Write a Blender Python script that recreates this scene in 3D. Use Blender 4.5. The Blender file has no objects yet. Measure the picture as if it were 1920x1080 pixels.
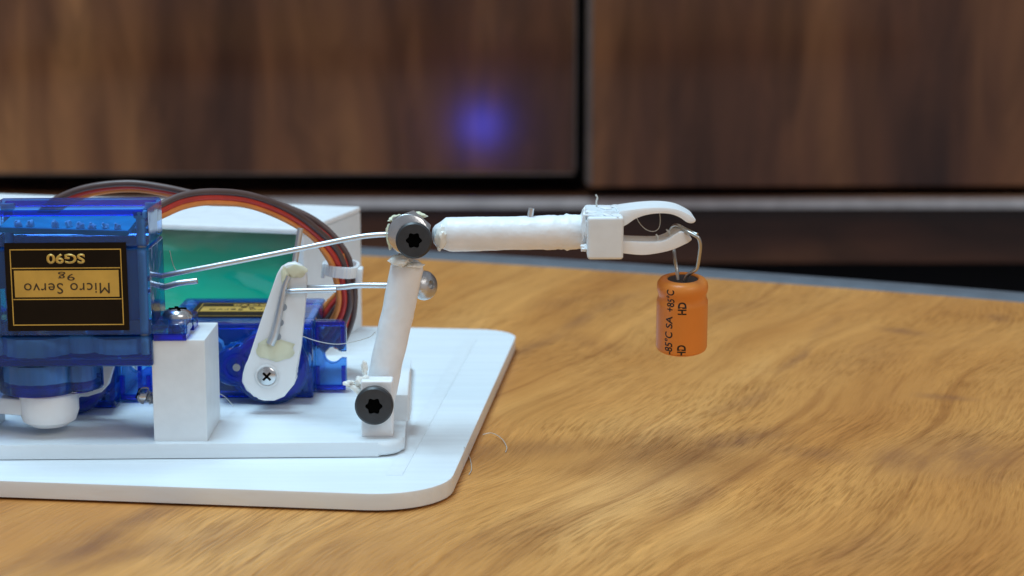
import bpy, bmesh, math, random
from mathutils import Vector, Matrix, noise

random.seed(7)
R = math.radians
S = bpy.context.scene
COL = S.collection
MM = 0.001

# ------------------------------------------------------------------ camera
FPX = 3747.0                      # focal length in pixels of the 1920 px wide photograph
PITCH = math.atan(661.0 / FPX)
CAMZ = 72.0                       # mm above the table top
cam_d = bpy.data.cameras.new('camera')
cam_d.sensor_width = 36.0
cam_d.lens = 36.0 * FPX / 1920.0
cam_d.clip_start = 0.005
cam_d.clip_end = 20.0
cam_d.dof.use_dof = True
cam_d.dof.focus_distance = 0.272
cam_d.dof.aperture_fstop = 38.0
cam = bpy.data.objects.new('camera', cam_d)
COL.objects.link(cam)
cam.location = (0, 0, CAMZ * MM)
cam.rotation_euler = (math.pi / 2 - PITCH, 0, 0)
S.camera = cam

# ------------------------------------------------------------------ world and lamps
w = bpy.data.worlds.new('World')
S.world = w
w.use_nodes = True
w.node_tree.nodes['Background'].inputs['Color'].default_value = (0.86, 0.90, 1.0, 1)
w.node_tree.nodes['Background'].inputs['Strength'].default_value = 0.28


def area(name, loc, target, sx, sy, power, color):
    d = bpy.data.lights.new(name, 'AREA')
    d.shape = 'RECTANGLE'
    d.size, d.size_y = sx, sy
    d.energy = power
    d.color = color
    o = bpy.data.objects.new(name, d)
    COL.objects.link(o)
    o.location = loc
    o.rotation_euler = (Vector(target) - Vector(loc)).to_track_quat('-Z', 'Y').to_euler()
    return o


area('ceiling_lamp', (-0.24, 0.26, 1.15), (-0.03, 0.30, 0), 0.75, 0.40, 14.5, (0.56, 0.82, 1.0))
area('fill_lamp', (0.75, -0.75, 0.95), (0.0, 0.45, 0.0), 0.7, 0.5, 4.2, (1.0, 0.94, 0.88))  # warm fill added to light the front faces; no such lamp in view

# small blue indicator lamp below the table edge: seen only as its reflection in the lacquered door
bl = bpy.data.lights.new('indicator_lamp', 'POINT')
bl.color = (0.02, 0.07, 1.0)
bl.energy = 0.17
bl.shadow_soft_size = 0.012
blo = bpy.data.objects.new('indicator_lamp', bl)
COL.objects.link(blo)
blo.location = (-0.024, 0.22, -0.076)

S.view_settings.view_transform = 'Standard'
S.view_settings.look = 'None'
S.view_settings.exposure = 0.14
S.view_settings.gamma = 1.0
S.view_settings.use_curve_mapping = False
S.render.engine = 'CYCLES'
S.cycles.use_denoising = True
S.cycles.max_bounces = 10
S.cycles.transparent_max_bounces = 24
S.cycles.sample_clamp_indirect = 4.0
S.cycles.caustics_reflective = False
S.cycles.caustics_refractive = False

CP, SP = math.cos(PITCH), math.sin(PITCH)


def at(px, py, Y):
    """millimetre position of what the photograph shows at a pixel, at depth Y"""
    v = 540 - py
    dy = FPX * CP + v * SP
    dz = -FPX * SP + v * CP
    k = Y / dy
    return Vector(((px - 960) * k, Y, CAMZ + dz * k))


def on(px, py, z):
    v = 540 - py
    dy = FPX * CP + v * SP
    dz = -FPX * SP + v * CP
    k = (z - CAMZ) / dz
    return Vector(((px - 960) * k, dy * k, z))


# ------------------------------------------------------------------ materials
MATS = {}


def nodes(name):
    m = bpy.data.materials.new(name)
    m.use_nodes = True
    nt = m.node_tree
    nt.nodes.clear()
    out = nt.nodes.new('ShaderNodeOutputMaterial')
    MATS[name] = m
    return m, nt, out


def N(nt, t, **kw):
    n = nt.nodes.new(t)
    for k, v in kw.items():
        if k in ('operation', 'blend_type', 'data_type', 'noise_dimensions', 'distribution', 'wave_type', 'bands_direction', 'feature', 'clamp'):
            setattr(n, k, v)
        else:
            n.inputs[k].default_value = v
    return n


def L(nt, a, b):
    nt.links.new(a, b)


def pbr(name, color, rough=0.5, metal=0.0, bump=None, var=0.0, spec=0.5, coat=0.0, sss=0.0, trans=0.0, sub_radius=(1, 1, 1), aniso_stretch=(1, 1, 1)):
    """principled surface with a noise colour variation and a noise relief: bump=(scale per metre, strength, distance)"""
    m, nt, out = nodes(name)
    p = N(nt, 'ShaderNodeBsdfPrincipled')
    p.inputs['Roughness'].default_value = rough
    p.inputs['Metallic'].default_value = metal
    p.inputs['Specular IOR Level'].default_value = spec
    p.inputs['Coat Weight'].default_value = coat
    p.inputs['Transmission Weight'].default_value = trans
    if sss:
        p.inputs['Subsurface Weight'].default_value = sss
        p.inputs['Subsurface Radius'].default_value = sub_radius
        p.inputs['Subsurface Scale'].default_value = 0.0012
    tc = N(nt, 'ShaderNodeTexCoord')
    mp = N(nt, 'ShaderNodeMapping')
    mp.inputs['Scale'].default_value = aniso_stretch
    L(nt, tc.outputs['Object'], mp.inputs['Vector'])
    nz = N(nt, 'ShaderNodeTexNoise', Scale=(bump[0] if bump else 400) * 0.35, Detail=4.0)
    L(nt, mp.outputs[0], nz.inputs['Vector'])
    mr = N(nt, 'ShaderNodeMapRange')
    mr.inputs['From Min'].default_value = 0.3
    mr.inputs['From Max'].default_value = 0.7
    mr.inputs['To Min'].default_value = 1 - var
    mr.inputs['To Max'].default_value = 1 + var
    L(nt, nz.outputs['Fac'], mr.inputs['Value'])
    mul = N(nt, 'ShaderNodeMix', data_type='RGBA', blend_type='MULTIPLY')
    mul.inputs['Factor'].default_value = 1
    mul.inputs['A'].default_value = (*color, 1)
    L(nt, mr.outputs[0], mul.inputs['B'])
    L(nt, mul.outputs['Result'], p.inputs['Base Color'])
    if bump:
        n2 = N(nt, 'ShaderNodeTexNoise', Scale=bump[0], Detail=3.0)
        L(nt, mp.outputs[0], n2.inputs['Vector'])
        b = N(nt, 'ShaderNodeBump', Strength=bump[1], Distance=bump[2])
        L(nt, n2.outputs['Fac'], b.inputs['Height'])
        L(nt, b.outputs[0], p.inputs['Normal'])
    L(nt, p.outputs[0], out.inputs[0])
    return m


def ramp(nt, stops):
    r = nt.nodes.new('ShaderNodeValToRGB')
    el = r.color_ramp.elements
    while len(el) > 1:
        el.remove(el[-1])
    el[0].position, el[0].color = stops[0][0], (*stops[0][1], 1)
    for pos, c in stops[1:]:
        e = el.new(pos)
        e.color = (*c, 1)
    return r


def clear_plastic(name, tint, body, body_fac, rough=0.08, bump=0.0):
    """tinted see-through moulded plastic: tinted transparency, some scatter, a clear gloss"""
    m, nt, out = nodes(name)
    tr = N(nt, 'ShaderNodeBsdfTransparent', Color=(*tint, 1))
    df = N(nt, 'ShaderNodeBsdfDiffuse', Color=(*body, 1))
    tl = N(nt, 'ShaderNodeBsdfTranslucent', Color=(*body, 1))
    mx0 = N(nt, 'ShaderNodeMixShader', Fac=0.45)
    L(nt, df.outputs[0], mx0.inputs[1])
    L(nt, tl.outputs[0], mx0.inputs[2])
    mx = N(nt, 'ShaderNodeMixShader', Fac=body_fac)
    L(nt, tr.outputs[0], mx.inputs[1])
    L(nt, mx0.outputs[0], mx.inputs[2])
    gl = N(nt, 'ShaderNodeBsdfGlossy', Color=(1, 1, 1, 1), Roughness=rough)
    fr = N(nt, 'ShaderNodeFresnel', IOR=1.45)
    mx2 = N(nt, 'ShaderNodeMixShader')
    tc = N(nt, 'ShaderNodeTexCoord')
    nz = N(nt, 'ShaderNodeTexNoise', Scale=220.0, Detail=2.0)
    L(nt, tc.outputs['Object'], nz.inputs['Vector'])
    bp = N(nt, 'ShaderNodeBump', Strength=0.25 + bump, Distance=0.0004)
    L(nt, nz.outputs['Fac'], bp.inputs['Height'])
    L(nt, bp.outputs[0], gl.inputs['Normal'])
    L(nt, bp.outputs[0], fr.inputs['Normal'])
    L(nt, fr.outputs[0], mx2.inputs[0])
    L(nt, mx.outputs[0], mx2.inputs[1])
    L(nt, gl.outputs[0], mx2.inputs[2])
    L(nt, mx2.outputs[0], out.inputs[0])
    return m


STAINS = [  # from pixel, to pixel, half width mm, strength
    ((930, 682), (1062, 622), 2.6, 0.55), ((1055, 626), (1120, 585), 2.4, 0.6), ((1110, 592), (1200, 545), 2.6, 0.45),
    ((1470, 700), (1525, 645), 1.6, 0.6), ((1530, 640), (1600, 575), 2.0, 0.3),
    ((1335, 838), (1440, 812), 5.5, 0.8), ((1440, 835), (1580, 862), 5.0, 0.5), ((1170, 930), (1330, 830), 5.0, 0.45),
    ((1060, 905), (1300, 800), 4.5, 0.45), ((1180, 1020), (1420, 850), 3.5, 0.5), ((1350, 780), (1440, 730), 3.0, 0.45),
    ((1680, 870), (1720, 850), 7.0, 0.6), ((1780, 880), (1840, 830), 9.0, 0.65), ((1850, 900), (1910, 880), 6.0, 0.35),
    ((1745, 742), (1820, 748), 2.5, 0.6), ((1670, 618), (1722, 628), 3.0, 0.75), ((1866, 592), (1872, 600), 3.0, 0.6),
    ((870, 852), (1080, 838), 6.0, 0.45), ((1060, 625), (1180, 660), 5.0, 0.2),
    ((40, 1085), (240, 985), 4.5, 0.8), ((200, 1000), (360, 945), 3.5, 0.7), ((160, 1075), (320, 1010), 3.0, 0.6), ((330, 1040), (470, 985), 4.0, 0.4),
    ((600, 1075), (760, 1000), 6.0, 0.3), ((900, 1050), (1050, 960), 6.0, 0.45), ((1560, 1060), (1700, 1000), 5.0, 0.35), ((1020, 580), (1090, 555), 6.0, 0.25),
    ((1240, 600), (1420, 565), 6.0, 0.25), ((1560, 700), (1680, 640), 6.0, 0.25)]


def table_wood():
    m, nt, out = nodes('honey_wood')
    p = N(nt, 'ShaderNodeBsdfPrincipled')
    tc = N(nt, 'ShaderNodeTexCoord')

    def warp(src, scale, amount, detail=2.0):
        wn = N(nt, 'ShaderNodeTexNoise', Scale=scale, Detail=detail)
        L(nt, src, wn.inputs['Vector'])
        wsub = N(nt, 'ShaderNodeVectorMath', operation='SUBTRACT')
        wsub.inputs[1].default_value = (0.5, 0.5, 0.5)
        L(nt, wn.outputs['Color'], wsub.inputs[0])
        wsc = N(nt, 'ShaderNodeVectorMath', operation='SCALE')
        wsc.inputs['Scale'].default_value = amount
        L(nt, wsub.outputs[0], wsc.inputs[0])
        add = N(nt, 'ShaderNodeVectorMath', operation='ADD')
        L(nt, src, add.inputs[0])
        L(nt, wsc.outputs[0], add.inputs[1])
        return add.outputs[0]

    obj = tc.outputs['Object']
    w1 = warp(obj, 8.0, 0.035)
    rot = N(nt, 'ShaderNodeMapping')
    rot.inputs['Rotation'].default_value = (0, 0, R(24))      # grain runs along local Y
    L(nt, w1, rot.inputs['Vector'])

    def stretched(sx, sy, detail, rough=0.55, dist=0.0):
        mp = N(nt, 'ShaderNodeMapping')
        mp.inputs['Scale'].default_value = (sx, sy, 1)
        L(nt, rot.outputs[0], mp.inputs['Vector'])
        n = N(nt, 'ShaderNodeTexNoise', Scale=1.0, Detail=detail, Roughness=rough, Distortion=dist)
        L(nt, mp.outputs[0], n.inputs['Vector'])
        return n.outputs['Fac']

    def mulmix(a, b, fac):
        x = N(nt, 'ShaderNodeMix', data_type='RGBA', blend_type='MULTIPLY')
        x.inputs['Factor'].default_value = fac
        L(nt, a, x.inputs['A'])
        L(nt, b, x.inputs['B'])
        return x.outputs['Result']

    big = stretched(26, 7, 3, 0.55, 0.3)
    r1 = ramp(nt, [(0.28, (0.42, 0.155, 0.034)), (0.44, (0.54, 0.226, 0.056)), (0.58, (0.63, 0.288, 0.080)), (0.74, (0.74, 0.385, 0.135))])
    L(nt, big, r1.inputs[0])
    streak = stretched(240, 13, 4, 0.6, 0.2)
    r2 = ramp(nt, [(0.30, (0.70, 0.63, 0.57)), (0.46, (0.97, 0.96, 0.95)), (0.7, (1.08, 1.08, 1.06))])
    L(nt, streak, r2.inputs[0])
    col = mulmix(r1.outputs[0], r2.outputs[0], 0.6)
    vein = stretched(330, 9, 3, 0.55, 0.25)
    r5 = ramp(nt, [(0.33, (0.55, 0.43, 0.35)), (0.41, (0.97, 0.96, 0.95)), (0.57, (1, 1, 1)), (0.66, (1.22, 1.24, 1.25))])
    L(nt, vein, r5.inputs[0])
    col = mulmix(col, r5.outputs[0], 0.48)
    # stains and veins, each an elongated patch with a frayed border
    w2 = warp(warp(obj, 40.0, 0.007, 3.0), 300.0, 0.002, 2.0)
    tot = None
    for p0, p1, hw, st in STAINS:
        a, b = on(p0[0], p0[1], 0), on(p1[0], p1[1], 0)
        c = (a + b) / 2
        d = b - a
        mp = N(nt, 'ShaderNodeMapping')
        mp.vector_type = 'TEXTURE'
        mp.inputs['Location'].default_value = (c.x * MM, c.y * MM, 0)
        mp.inputs['Rotation'].default_value = (0, 0, math.atan2(d.y, d.x))
        mp.inputs['Scale'].default_value = ((d.length * 0.62 + hw) * MM, hw * 1.25 * MM, 1000)
        L(nt, w2, mp.inputs['Vector'])
        ln = N(nt, 'ShaderNodeVectorMath', operation='LENGTH')
        L(nt, mp.outputs[0], ln.inputs[0])
        mr = N(nt, 'ShaderNodeMapRange')
        mr.interpolation_type = 'SMOOTHSTEP'
        mr.inputs['From Min'].default_value = 1.15
        mr.inputs['From Max'].default_value = 0.0
        mr.inputs['To Max'].default_value = st
        L(nt, ln.outputs['Value'], mr.inputs['Value'])
        if tot is None:
            tot = mr.outputs[0]
        else:
            mxm = N(nt, 'ShaderNodeMath', operation='MAXIMUM')
            L(nt, tot, mxm.inputs[0])
            L(nt, mr.outputs[0], mxm.inputs[1])
            tot = mxm.outputs[0]
    frn = stretched(260, 60, 4, 0.65)
    frr = N(nt, 'ShaderNodeMapRange')
    frr.inputs['From Min'].default_value = 0.30
    frr.inputs['From Max'].default_value = 0.60
    frr.inputs['To Min'].default_value = 0.35
    frr.inputs['To Max'].default_value = 1.1
    L(nt, frn, frr.inputs['Value'])
    fm = N(nt, 'ShaderNodeMath', operation='MULTIPLY')
    L(nt, tot, fm.inputs[0])
    L(nt, frr.outputs[0], fm.inputs[1])
    m2 = N(nt, 'ShaderNodeMix', data_type='RGBA', blend_type='MIX')
    L(nt, fm.outputs[0], m2.inputs['Factor'])
    L(nt, col, m2.inputs['A'])
    m2.inputs['B'].default_value = (0.26, 0.105, 0.042, 1)
    # pores and short raised strokes of the embossed laminate
    pore = stretched(2300, 150, 1.0, 0.5, 0.2)
    patch = stretched(45, 30, 2)
    r4 = ramp(nt, [(0.36, (0.62, 0.53, 0.42)), (0.46, (0.97, 0.97, 0.97)), (0.54, (1.0, 1.0, 1.0)), (0.63, (1.20, 1.21, 1.21))])
    L(nt, pore, r4.inputs[0])
    x3 = N(nt, 'ShaderNodeMix', data_type='RGBA', blend_type='MULTIPLY')
    L(nt, m2.outputs['Result'], x3.inputs['A'])
    L(nt, r4.outputs[0], x3.inputs['B'])
    pf = N(nt, 'ShaderNodeMapRange')
    pf.inputs['From Min'].default_value = 0.35
    pf.inputs['From Max'].default_value = 0.62
    pf.inputs['To Min'].default_value = 0.10
    pf.inputs['To Max'].default_value = 0.56
    L(nt, patch, pf.inputs['Value'])
    L(nt, pf.outputs[0], x3.inputs['Factor'])
    L(nt, x3.outputs['Result'], p.inputs['Base Color'])
    p.inputs['Roughness'].default_value = 0.40
    p.inputs['Specular IOR Level'].default_value = 0.40
    b = N(nt, 'ShaderNodeBump', Distance=0.0012)
    L(nt, pf.outputs[0], b.inputs['Strength'])
    L(nt, pore, b.inputs['Height'])
    L(nt, b.outputs[0], p.inputs['Normal'])
    L(nt, p.outputs[0], out.inputs[0])
    return m


def green_film():
    """glossy film, green below and fading to a grey-olive printed band at its top"""
    m, nt, out = nodes('green_film')
    p = N(nt, 'ShaderNodeBsdfPrincipled', Roughness=0.20)
    p.inputs['Coat Weight'].default_value = 0.3
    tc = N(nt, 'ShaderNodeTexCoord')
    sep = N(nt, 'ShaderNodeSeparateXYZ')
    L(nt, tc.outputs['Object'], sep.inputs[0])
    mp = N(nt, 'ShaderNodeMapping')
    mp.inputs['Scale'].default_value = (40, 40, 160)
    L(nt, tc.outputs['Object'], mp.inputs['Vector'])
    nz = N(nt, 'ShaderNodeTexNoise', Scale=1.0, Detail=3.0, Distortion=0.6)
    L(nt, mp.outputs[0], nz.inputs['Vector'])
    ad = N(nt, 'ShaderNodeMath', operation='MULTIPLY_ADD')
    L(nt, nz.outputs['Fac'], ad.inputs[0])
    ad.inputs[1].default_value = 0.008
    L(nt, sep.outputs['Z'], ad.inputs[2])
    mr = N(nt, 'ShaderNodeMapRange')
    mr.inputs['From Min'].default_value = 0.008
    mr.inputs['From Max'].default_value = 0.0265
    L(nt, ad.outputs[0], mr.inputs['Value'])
    r = ramp(nt, [(0.0, (0.006, 0.50, 0.26)), (0.42, (0.004, 0.48, 0.32)), (0.70, (0.012, 0.36, 0.22)), (0.82, (0.17, 0.34, 0.21)), (0.92, (0.46, 0.48, 0.38)), (1.0, (0.50, 0.50, 0.44))])  # olive stops paint the white lid's reflection into the film colour
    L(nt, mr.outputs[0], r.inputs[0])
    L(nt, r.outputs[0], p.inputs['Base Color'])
    b = N(nt, 'ShaderNodeBump', Strength=0.5, Distance=0.001)
    L(nt, nz.outputs['Fac'], b.inputs['Height'])
    L(nt, b.outputs[0], p.inputs['Normal'])
    L(nt, p.outputs[0], out.inputs[0])
    return m


def cabinet_wood(name, horizontal=False, gain=1.0):
    m, nt, out = nodes(name)
    p = N(nt, 'ShaderNodeBsdfPrincipled')
    tc = N(nt, 'ShaderNodeTexCoord')
    oi = N(nt, 'ShaderNodeObjectInfo')
    off = N(nt, 'ShaderNodeVectorMath', operation='SCALE')
    off.inputs[0].default_value = (3.1, 1.7, 5.3)
    L(nt, oi.outputs['Random'], off.inputs['Scale'])
    add = N(nt, 'ShaderNodeVectorMath', operation='ADD')
    L(nt, tc.outputs['Object'], add.inputs[0])
    L(nt, off.outputs[0], add.inputs[1])

    def st(a, b_, detail, rough, dist):
        mp = N(nt, 'ShaderNodeMapping')
        mp.inputs['Scale'].default_value = (b_, 1, a) if horizontal else (a, 1, b_)
        L(nt, add.outputs[0], mp.inputs['Vector'])
        n = N(nt, 'ShaderNodeTexNoise', Scale=1.0, Detail=detail, Roughness=rough, Distortion=dist)
        L(nt, mp.outputs[0], n.inputs['Vector'])
        return n.outputs['Fac']

    a = st(17, 2.6, 3, 0.5, 0.5)
    g = gain * 0.86
    r1 = ramp(nt, [(0.33, (0.042 * g, 0.015 * g, 0.010 * g)), (0.46, (0.125 * g, 0.042 * g, 0.020 * g)), (0.57, (0.23 * g, 0.082 * g, 0.032 * g)), (0.68, (0.50 * g, 0.20 * g, 0.070 * g))])
    L(nt, a, r1.inputs[0])
    c = st(48, 11, 4, 0.6, 0.9)
    r2 = ramp(nt, [(0.3, (0.55, 0.53, 0.52)), (0.55, (1, 1, 1)), (0.75, (1.25, 1.2, 1.15))])
    L(nt, c, r2.inputs[0])
    mx = N(nt, 'ShaderNodeMix', data_type='RGBA', blend_type='MULTIPLY')
    mx.inputs['Factor'].default_value = 0.9
    L(nt, r1.outputs[0], mx.inputs['A'])
    L(nt, r2.outputs[0], mx.inputs['B'])
    L(nt, mx.outputs['Result'], p.inputs['Base Color'])
    p.inputs['Roughness'].default_value = 0.115
    p.inputs['Specular IOR Level'].default_value = 0.45
    L(nt, p.outputs[0], out.inputs[0])
    return m


table_wood()
cabinet_wood('walnut_vertical')
cabinet_wood('walnut_horizontal', True, 0.75)
pbr('door_edge', (0.12, 0.08, 0.062), 0.4, bump=(300, 0.1, 0.0002), var=0.15)
pbr('walnut_lit_edge', (0.50, 0.43, 0.41), 0.45, bump=(300, 0.1, 0.0002), var=0.15)  # light on the rail's top edge, painted as a paler tone
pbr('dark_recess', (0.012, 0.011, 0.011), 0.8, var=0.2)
pbr('rim_grey', (0.105, 0.12, 0.14), 0.45, bump=(600, 0.2, 0.0002), var=0.12)
pbr('hole_grey', (0.33, 0.37, 0.42), 0.5, var=0.1)
pbr('white_print', (0.77, 0.82, 0.85), 0.42, bump=(1400, 0.16, 0.00012), var=0.03, sss=0.25)
pbr('white_lines', (0.77, 0.82, 0.85), 0.40, bump=(900, 0.30, 0.00014), var=0.04, sss=0.2, aniso_stretch=(0.12, 1.9, 1))
pbr('white_rough', (0.84, 0.86, 0.88), 0.38, bump=(900, 0.35, 0.0003), var=0.05, sss=0.3)
pbr('white_nylon', (0.84, 0.86, 0.87), 0.35, bump=(500, 0.15, 0.0002), var=0.03, sss=0.5)
pbr('glue', (0.86, 0.86, 0.60), 0.25, bump=(500, 0.3, 0.0004), var=0.05, sss=0.4)
pbr('clear_glue', (0.84, 0.85, 0.80), 0.2, bump=(500, 0.3, 0.0004), var=0.05, sss=0.5)
pbr('steel', (0.62, 0.63, 0.64), 0.26, 1.0, bump=(700, 0.25, 0.0002), var=0.12)
pbr('steel_dull', (0.55, 0.56, 0.57), 0.40, 1.0, bump=(450, 0.6, 0.0005), var=0.2)
pbr('aluminium_wire', (0.68, 0.71, 0.74), 0.42, 1.0, bump=(900, 0.25, 0.0002), var=0.10)
pbr('lead_wire', (0.50, 0.49, 0.46), 0.35, 1.0, bump=(900, 0.2, 0.0002), var=0.12)
pbr('black_oxide', (0.030, 0.031, 0.034), 0.40, 0.0, bump=(1500, 0.2, 0.0001), var=0.2)
pbr('socket_black', (0.002, 0.002, 0.002), 0.9, var=0.1, spec=0.0)
pbr('label_black', (0.010, 0.006, 0.003), 0.42, var=0.25, spec=0.15)
pbr('label_gold', (0.66, 0.42, 0.085), 0.38, 0.2, bump=(900, 0.2, 0.0001), var=0.12)
pbr('label_ink', (0.035, 0.024, 0.012), 0.5, var=0.2)
pbr('wire_brown', (0.105, 0.066, 0.060), 0.42, bump=(900, 0.15, 0.0002), var=0.12)
pbr('wire_red', (0.58, 0.045, 0.030), 0.42, bump=(900, 0.15, 0.0002), var=0.12)
pbr('wire_orange', (0.85, 0.30, 0.07), 0.42, bump=(900, 0.15, 0.0002), var=0.12)
pbr('board_teal', (0.05, 0.60, 0.66), 0.4, bump=(900, 0.2, 0.0002), var=0.2)
pbr('solder', (0.93, 0.94, 0.95), 0.22, 0.0, var=0.05)
pbr('motor_dark', (0.20, 0.20, 0.23), 0.4, 0.5, var=0.2)
pbr('motor_steel', (0.45, 0.44, 0.44), 0.35, 0.9, var=0.1)
pbr('gear_white', (0.85, 0.86, 0.87), 0.45, var=0.05)
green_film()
pbr('sleeve_orange', (0.78, 0.27, 0.050), 0.34, bump=(260, 0.10, 0.0003), var=0.06, coat=0.0, spec=0.3)
pbr('sleeve_print', (0.012, 0.007, 0.005), 0.45, var=0.2)
pbr('rubber', (0.022, 0.021, 0.024), 0.55, bump=(900, 0.3, 0.0002), var=0.2)
pbr('fibre', (0.75, 0.75, 0.70), 0.35, var=0.05, trans=0.3)
pbr('tie_nylon', (0.80, 0.84, 0.86), 0.3, bump=(600, 0.2, 0.0002), var=0.03, sss=0.5)
clear_plastic('blue_clear', (0.33, 0.63, 1.0), (0.005, 0.27, 1.0), 0.17)
clear_plastic('blue_thick', (0.15, 0.28, 0.97), (0.006, 0.07, 0.85), 0.35)

# ------------------------------------------------------------------ mesh helpers (all in millimetres)
ORIGIN = {}


def BM():
    return bmesh.new()


def finish(name, bm, mat, parent=None, smooth=True, origin=None, angle=40):
    """link one bmesh (world mm) as one mesh object, local to its thing"""
    bmesh.ops.recalc_face_normals(bm, faces=bm.faces)
    me = bpy.data.meshes.new(name)
    if parent is not None:
        org = ORIGIN[parent.name]
    elif origin is not None:
        org = Vector(origin)
    else:
        xs = [v.co for v in bm.verts]
        org = Vector((sum(c.x for c in xs) / len(xs), sum(c.y for c in xs) / len(xs), min(c.z for c in xs)))
    for v in bm.verts:
        v.co = (v.co - org) * MM
    bm.to_mesh(me)
    bm.free()
    if smooth:
        me.polygons.foreach_set('use_smooth', [True] * len(me.polygons))
        try:
            me.set_sharp_from_angle(angle=R(angle))
        except Exception:
            pass
    me.materials.append(MATS[mat])
    o = bpy.data.objects.new(name, me)
    COL.objects.link(o)
    if smooth:
        wn = o.modifiers.new('weighted_normals', 'WEIGHTED_NORMAL')
        wn.keep_sharp = True
        wn.weight = 100
    if parent is not None:
        o.parent = parent
    else:
        o.location = org * MM
    ORIGIN[o.name] = org
    return o


def tag(o, label, cat, group=None, kind=None):
    if label:
        o['label'] = label
    if cat:
        o['category'] = cat
    if group:
        o['group'] = group
    if kind:
        o['kind'] = kind
    return o


def thing(name, label, cat, org, group=None):
    o = bpy.data.objects.new(name, None)
    o.empty_display_size = 0.005
    COL.objects.link(o)
    org = Vector(org)
    o.location = org * MM
    ORIGIN[o.name] = org
    return tag(o, label, cat, group)


def xform(bm, verts, M):
    if M is not None:
        bmesh.ops.transform(bm, matrix=M, verts=verts)


def box(bm, lo, hi, bev=0.0, M=None, segs=2):
    r = bmesh.ops.create_cube(bm, size=1.0)
    vs = r['verts']
    c = (Vector(lo) + Vector(hi)) / 2
    d = Vector(hi) - Vector(lo)
    for v in vs:
        v.co = Vector((v.co.x * d.x, v.co.y * d.y, v.co.z * d.z)) + c
    if bev > 0:
        es = list({e for v in vs for e in v.link_edges})
        rb = bmesh.ops.bevel(bm, geom=es, offset=bev, segments=segs, affect='EDGES', profile=0.5)
        vs = list({v for f in rb['faces'] for v in f.verts} | {v for v in vs if v.is_valid})
        vs = list({v2 for v in vs for f in v.link_faces for v2 in f.verts} | set(vs))
    xform(bm, vs, M)
    return vs


def prism(bm, pts, axis, a, b, bev=0.0, M=None, segs=2):
    """closed 2D outline extruded along an axis: 'y' takes (x, z), 'z' takes (x, y), 'x' takes (y, z)"""
    def mk(p, t):
        if axis == 'y':
            return Vector((p[0], t, p[1]))
        if axis == 'z':
            return Vector((p[0], p[1], t))
        return Vector((t, p[0], p[1]))
    n = len(pts)
    v0 = [bm.verts.new(mk(p, a)) for p in pts]
    v1 = [bm.verts.new(mk(p, b)) for p in pts]
    f0 = bm.faces.new(v0)
    f1 = bm.faces.new(list(reversed(v1)))
    for i in range(n):
        j = (i + 1) % n
        bm.faces.new((v0[j], v0[i], v1[i], v1[j]))
    vs = v0 + v1
    if bev > 0:
        es = list(set(f0.edges) | set(f1.edges))
        rb = bmesh.ops.bevel(bm, geom=es, offset=bev, segments=segs, affect='EDGES', profile=0.5)
        vs = list({v for f in rb['faces'] for v in f.verts} | {v for v in vs if v.is_valid})
        vs = list({v2 for v in vs for f in v.link_faces for v2 in f.verts} | set(vs))
    xform(bm, vs, M)
    return vs


def catmull(pts, n=8):
    pts = [Vector(p) for p in pts]
    if len(pts) < 3:
        return pts
    P = [2 * pts[0] - pts[1]] + pts + [2 * pts[-1] - pts[-2]]
    out = []
    for i in range(1, len(P) - 2):
        p0, p1, p2, p3 = P[i - 1], P[i], P[i + 1], P[i + 2]
        for k in range(n):
            t = k / n
            out.append(0.5 * ((2 * p1) + (-p0 + p2) * t + (2 * p0 - 5 * p1 + 4 * p2 - p3) * t * t + (-p0 + 3 * p1 - 3 * p2 + p3) * t ** 3))
    out.append(pts[-1])
    return out


def tube(bm, pts, rad, segs=12, M=None, rough=0.0, rseed=0.0, cap=True, squash=None):
    """round bar along a path; rad is a number or one number for each point; rough adds lumps (mm)"""
    pts = [Vector(p) for p in pts]
    rads = rad if isinstance(rad, (list, tuple)) else [rad] * len(pts)
    rings = []
    t0 = (pts[1] - pts[0]).normalized()
    ref = Vector((0, 0, 1)) if abs(t0.z) < 0.9 else Vector((0, 1, 0))
    nrm = (ref - t0 * ref.dot(t0)).normalized()
    vs = []
    for i, p in enumerate(pts):
        if i == 0:
            t = t0
        elif i == len(pts) - 1:
            t = (pts[i] - pts[i - 1]).normalized()
        else:
            t = (pts[i + 1] - pts[i - 1]).normalized()
        nrm = (nrm - t * nrm.dot(t)).normalized()
        bi = t.cross(nrm)
        ring = []
        for k in range(segs):
            a = 2 * math.pi * k / segs
            d = nrm * math.cos(a) + bi * math.sin(a)
            r = rads[i]
            if rough:
                r += rough * noise.noise((p + d * r) * 0.75 + Vector((rseed, 3.1, 0))) + 0.5 * rough * noise.noise((p + d * r) * 2.1 + Vector((rseed, 0, 9)))
            ring.append(bm.verts.new(p + d * max(r, 0.01)))
        rings.append(ring)
        vs += ring
    for i in range(len(rings) - 1):
        for k in range(segs):
            j = (k + 1) % segs
            bm.faces.new((rings[i][k], rings[i][j], rings[i + 1][j], rings[i + 1][k]))
    if cap:
        bm.faces.new(list(reversed(rings[0])))
        bm.faces.new(rings[-1])
    xform(bm, vs, M)
    return vs


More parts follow.
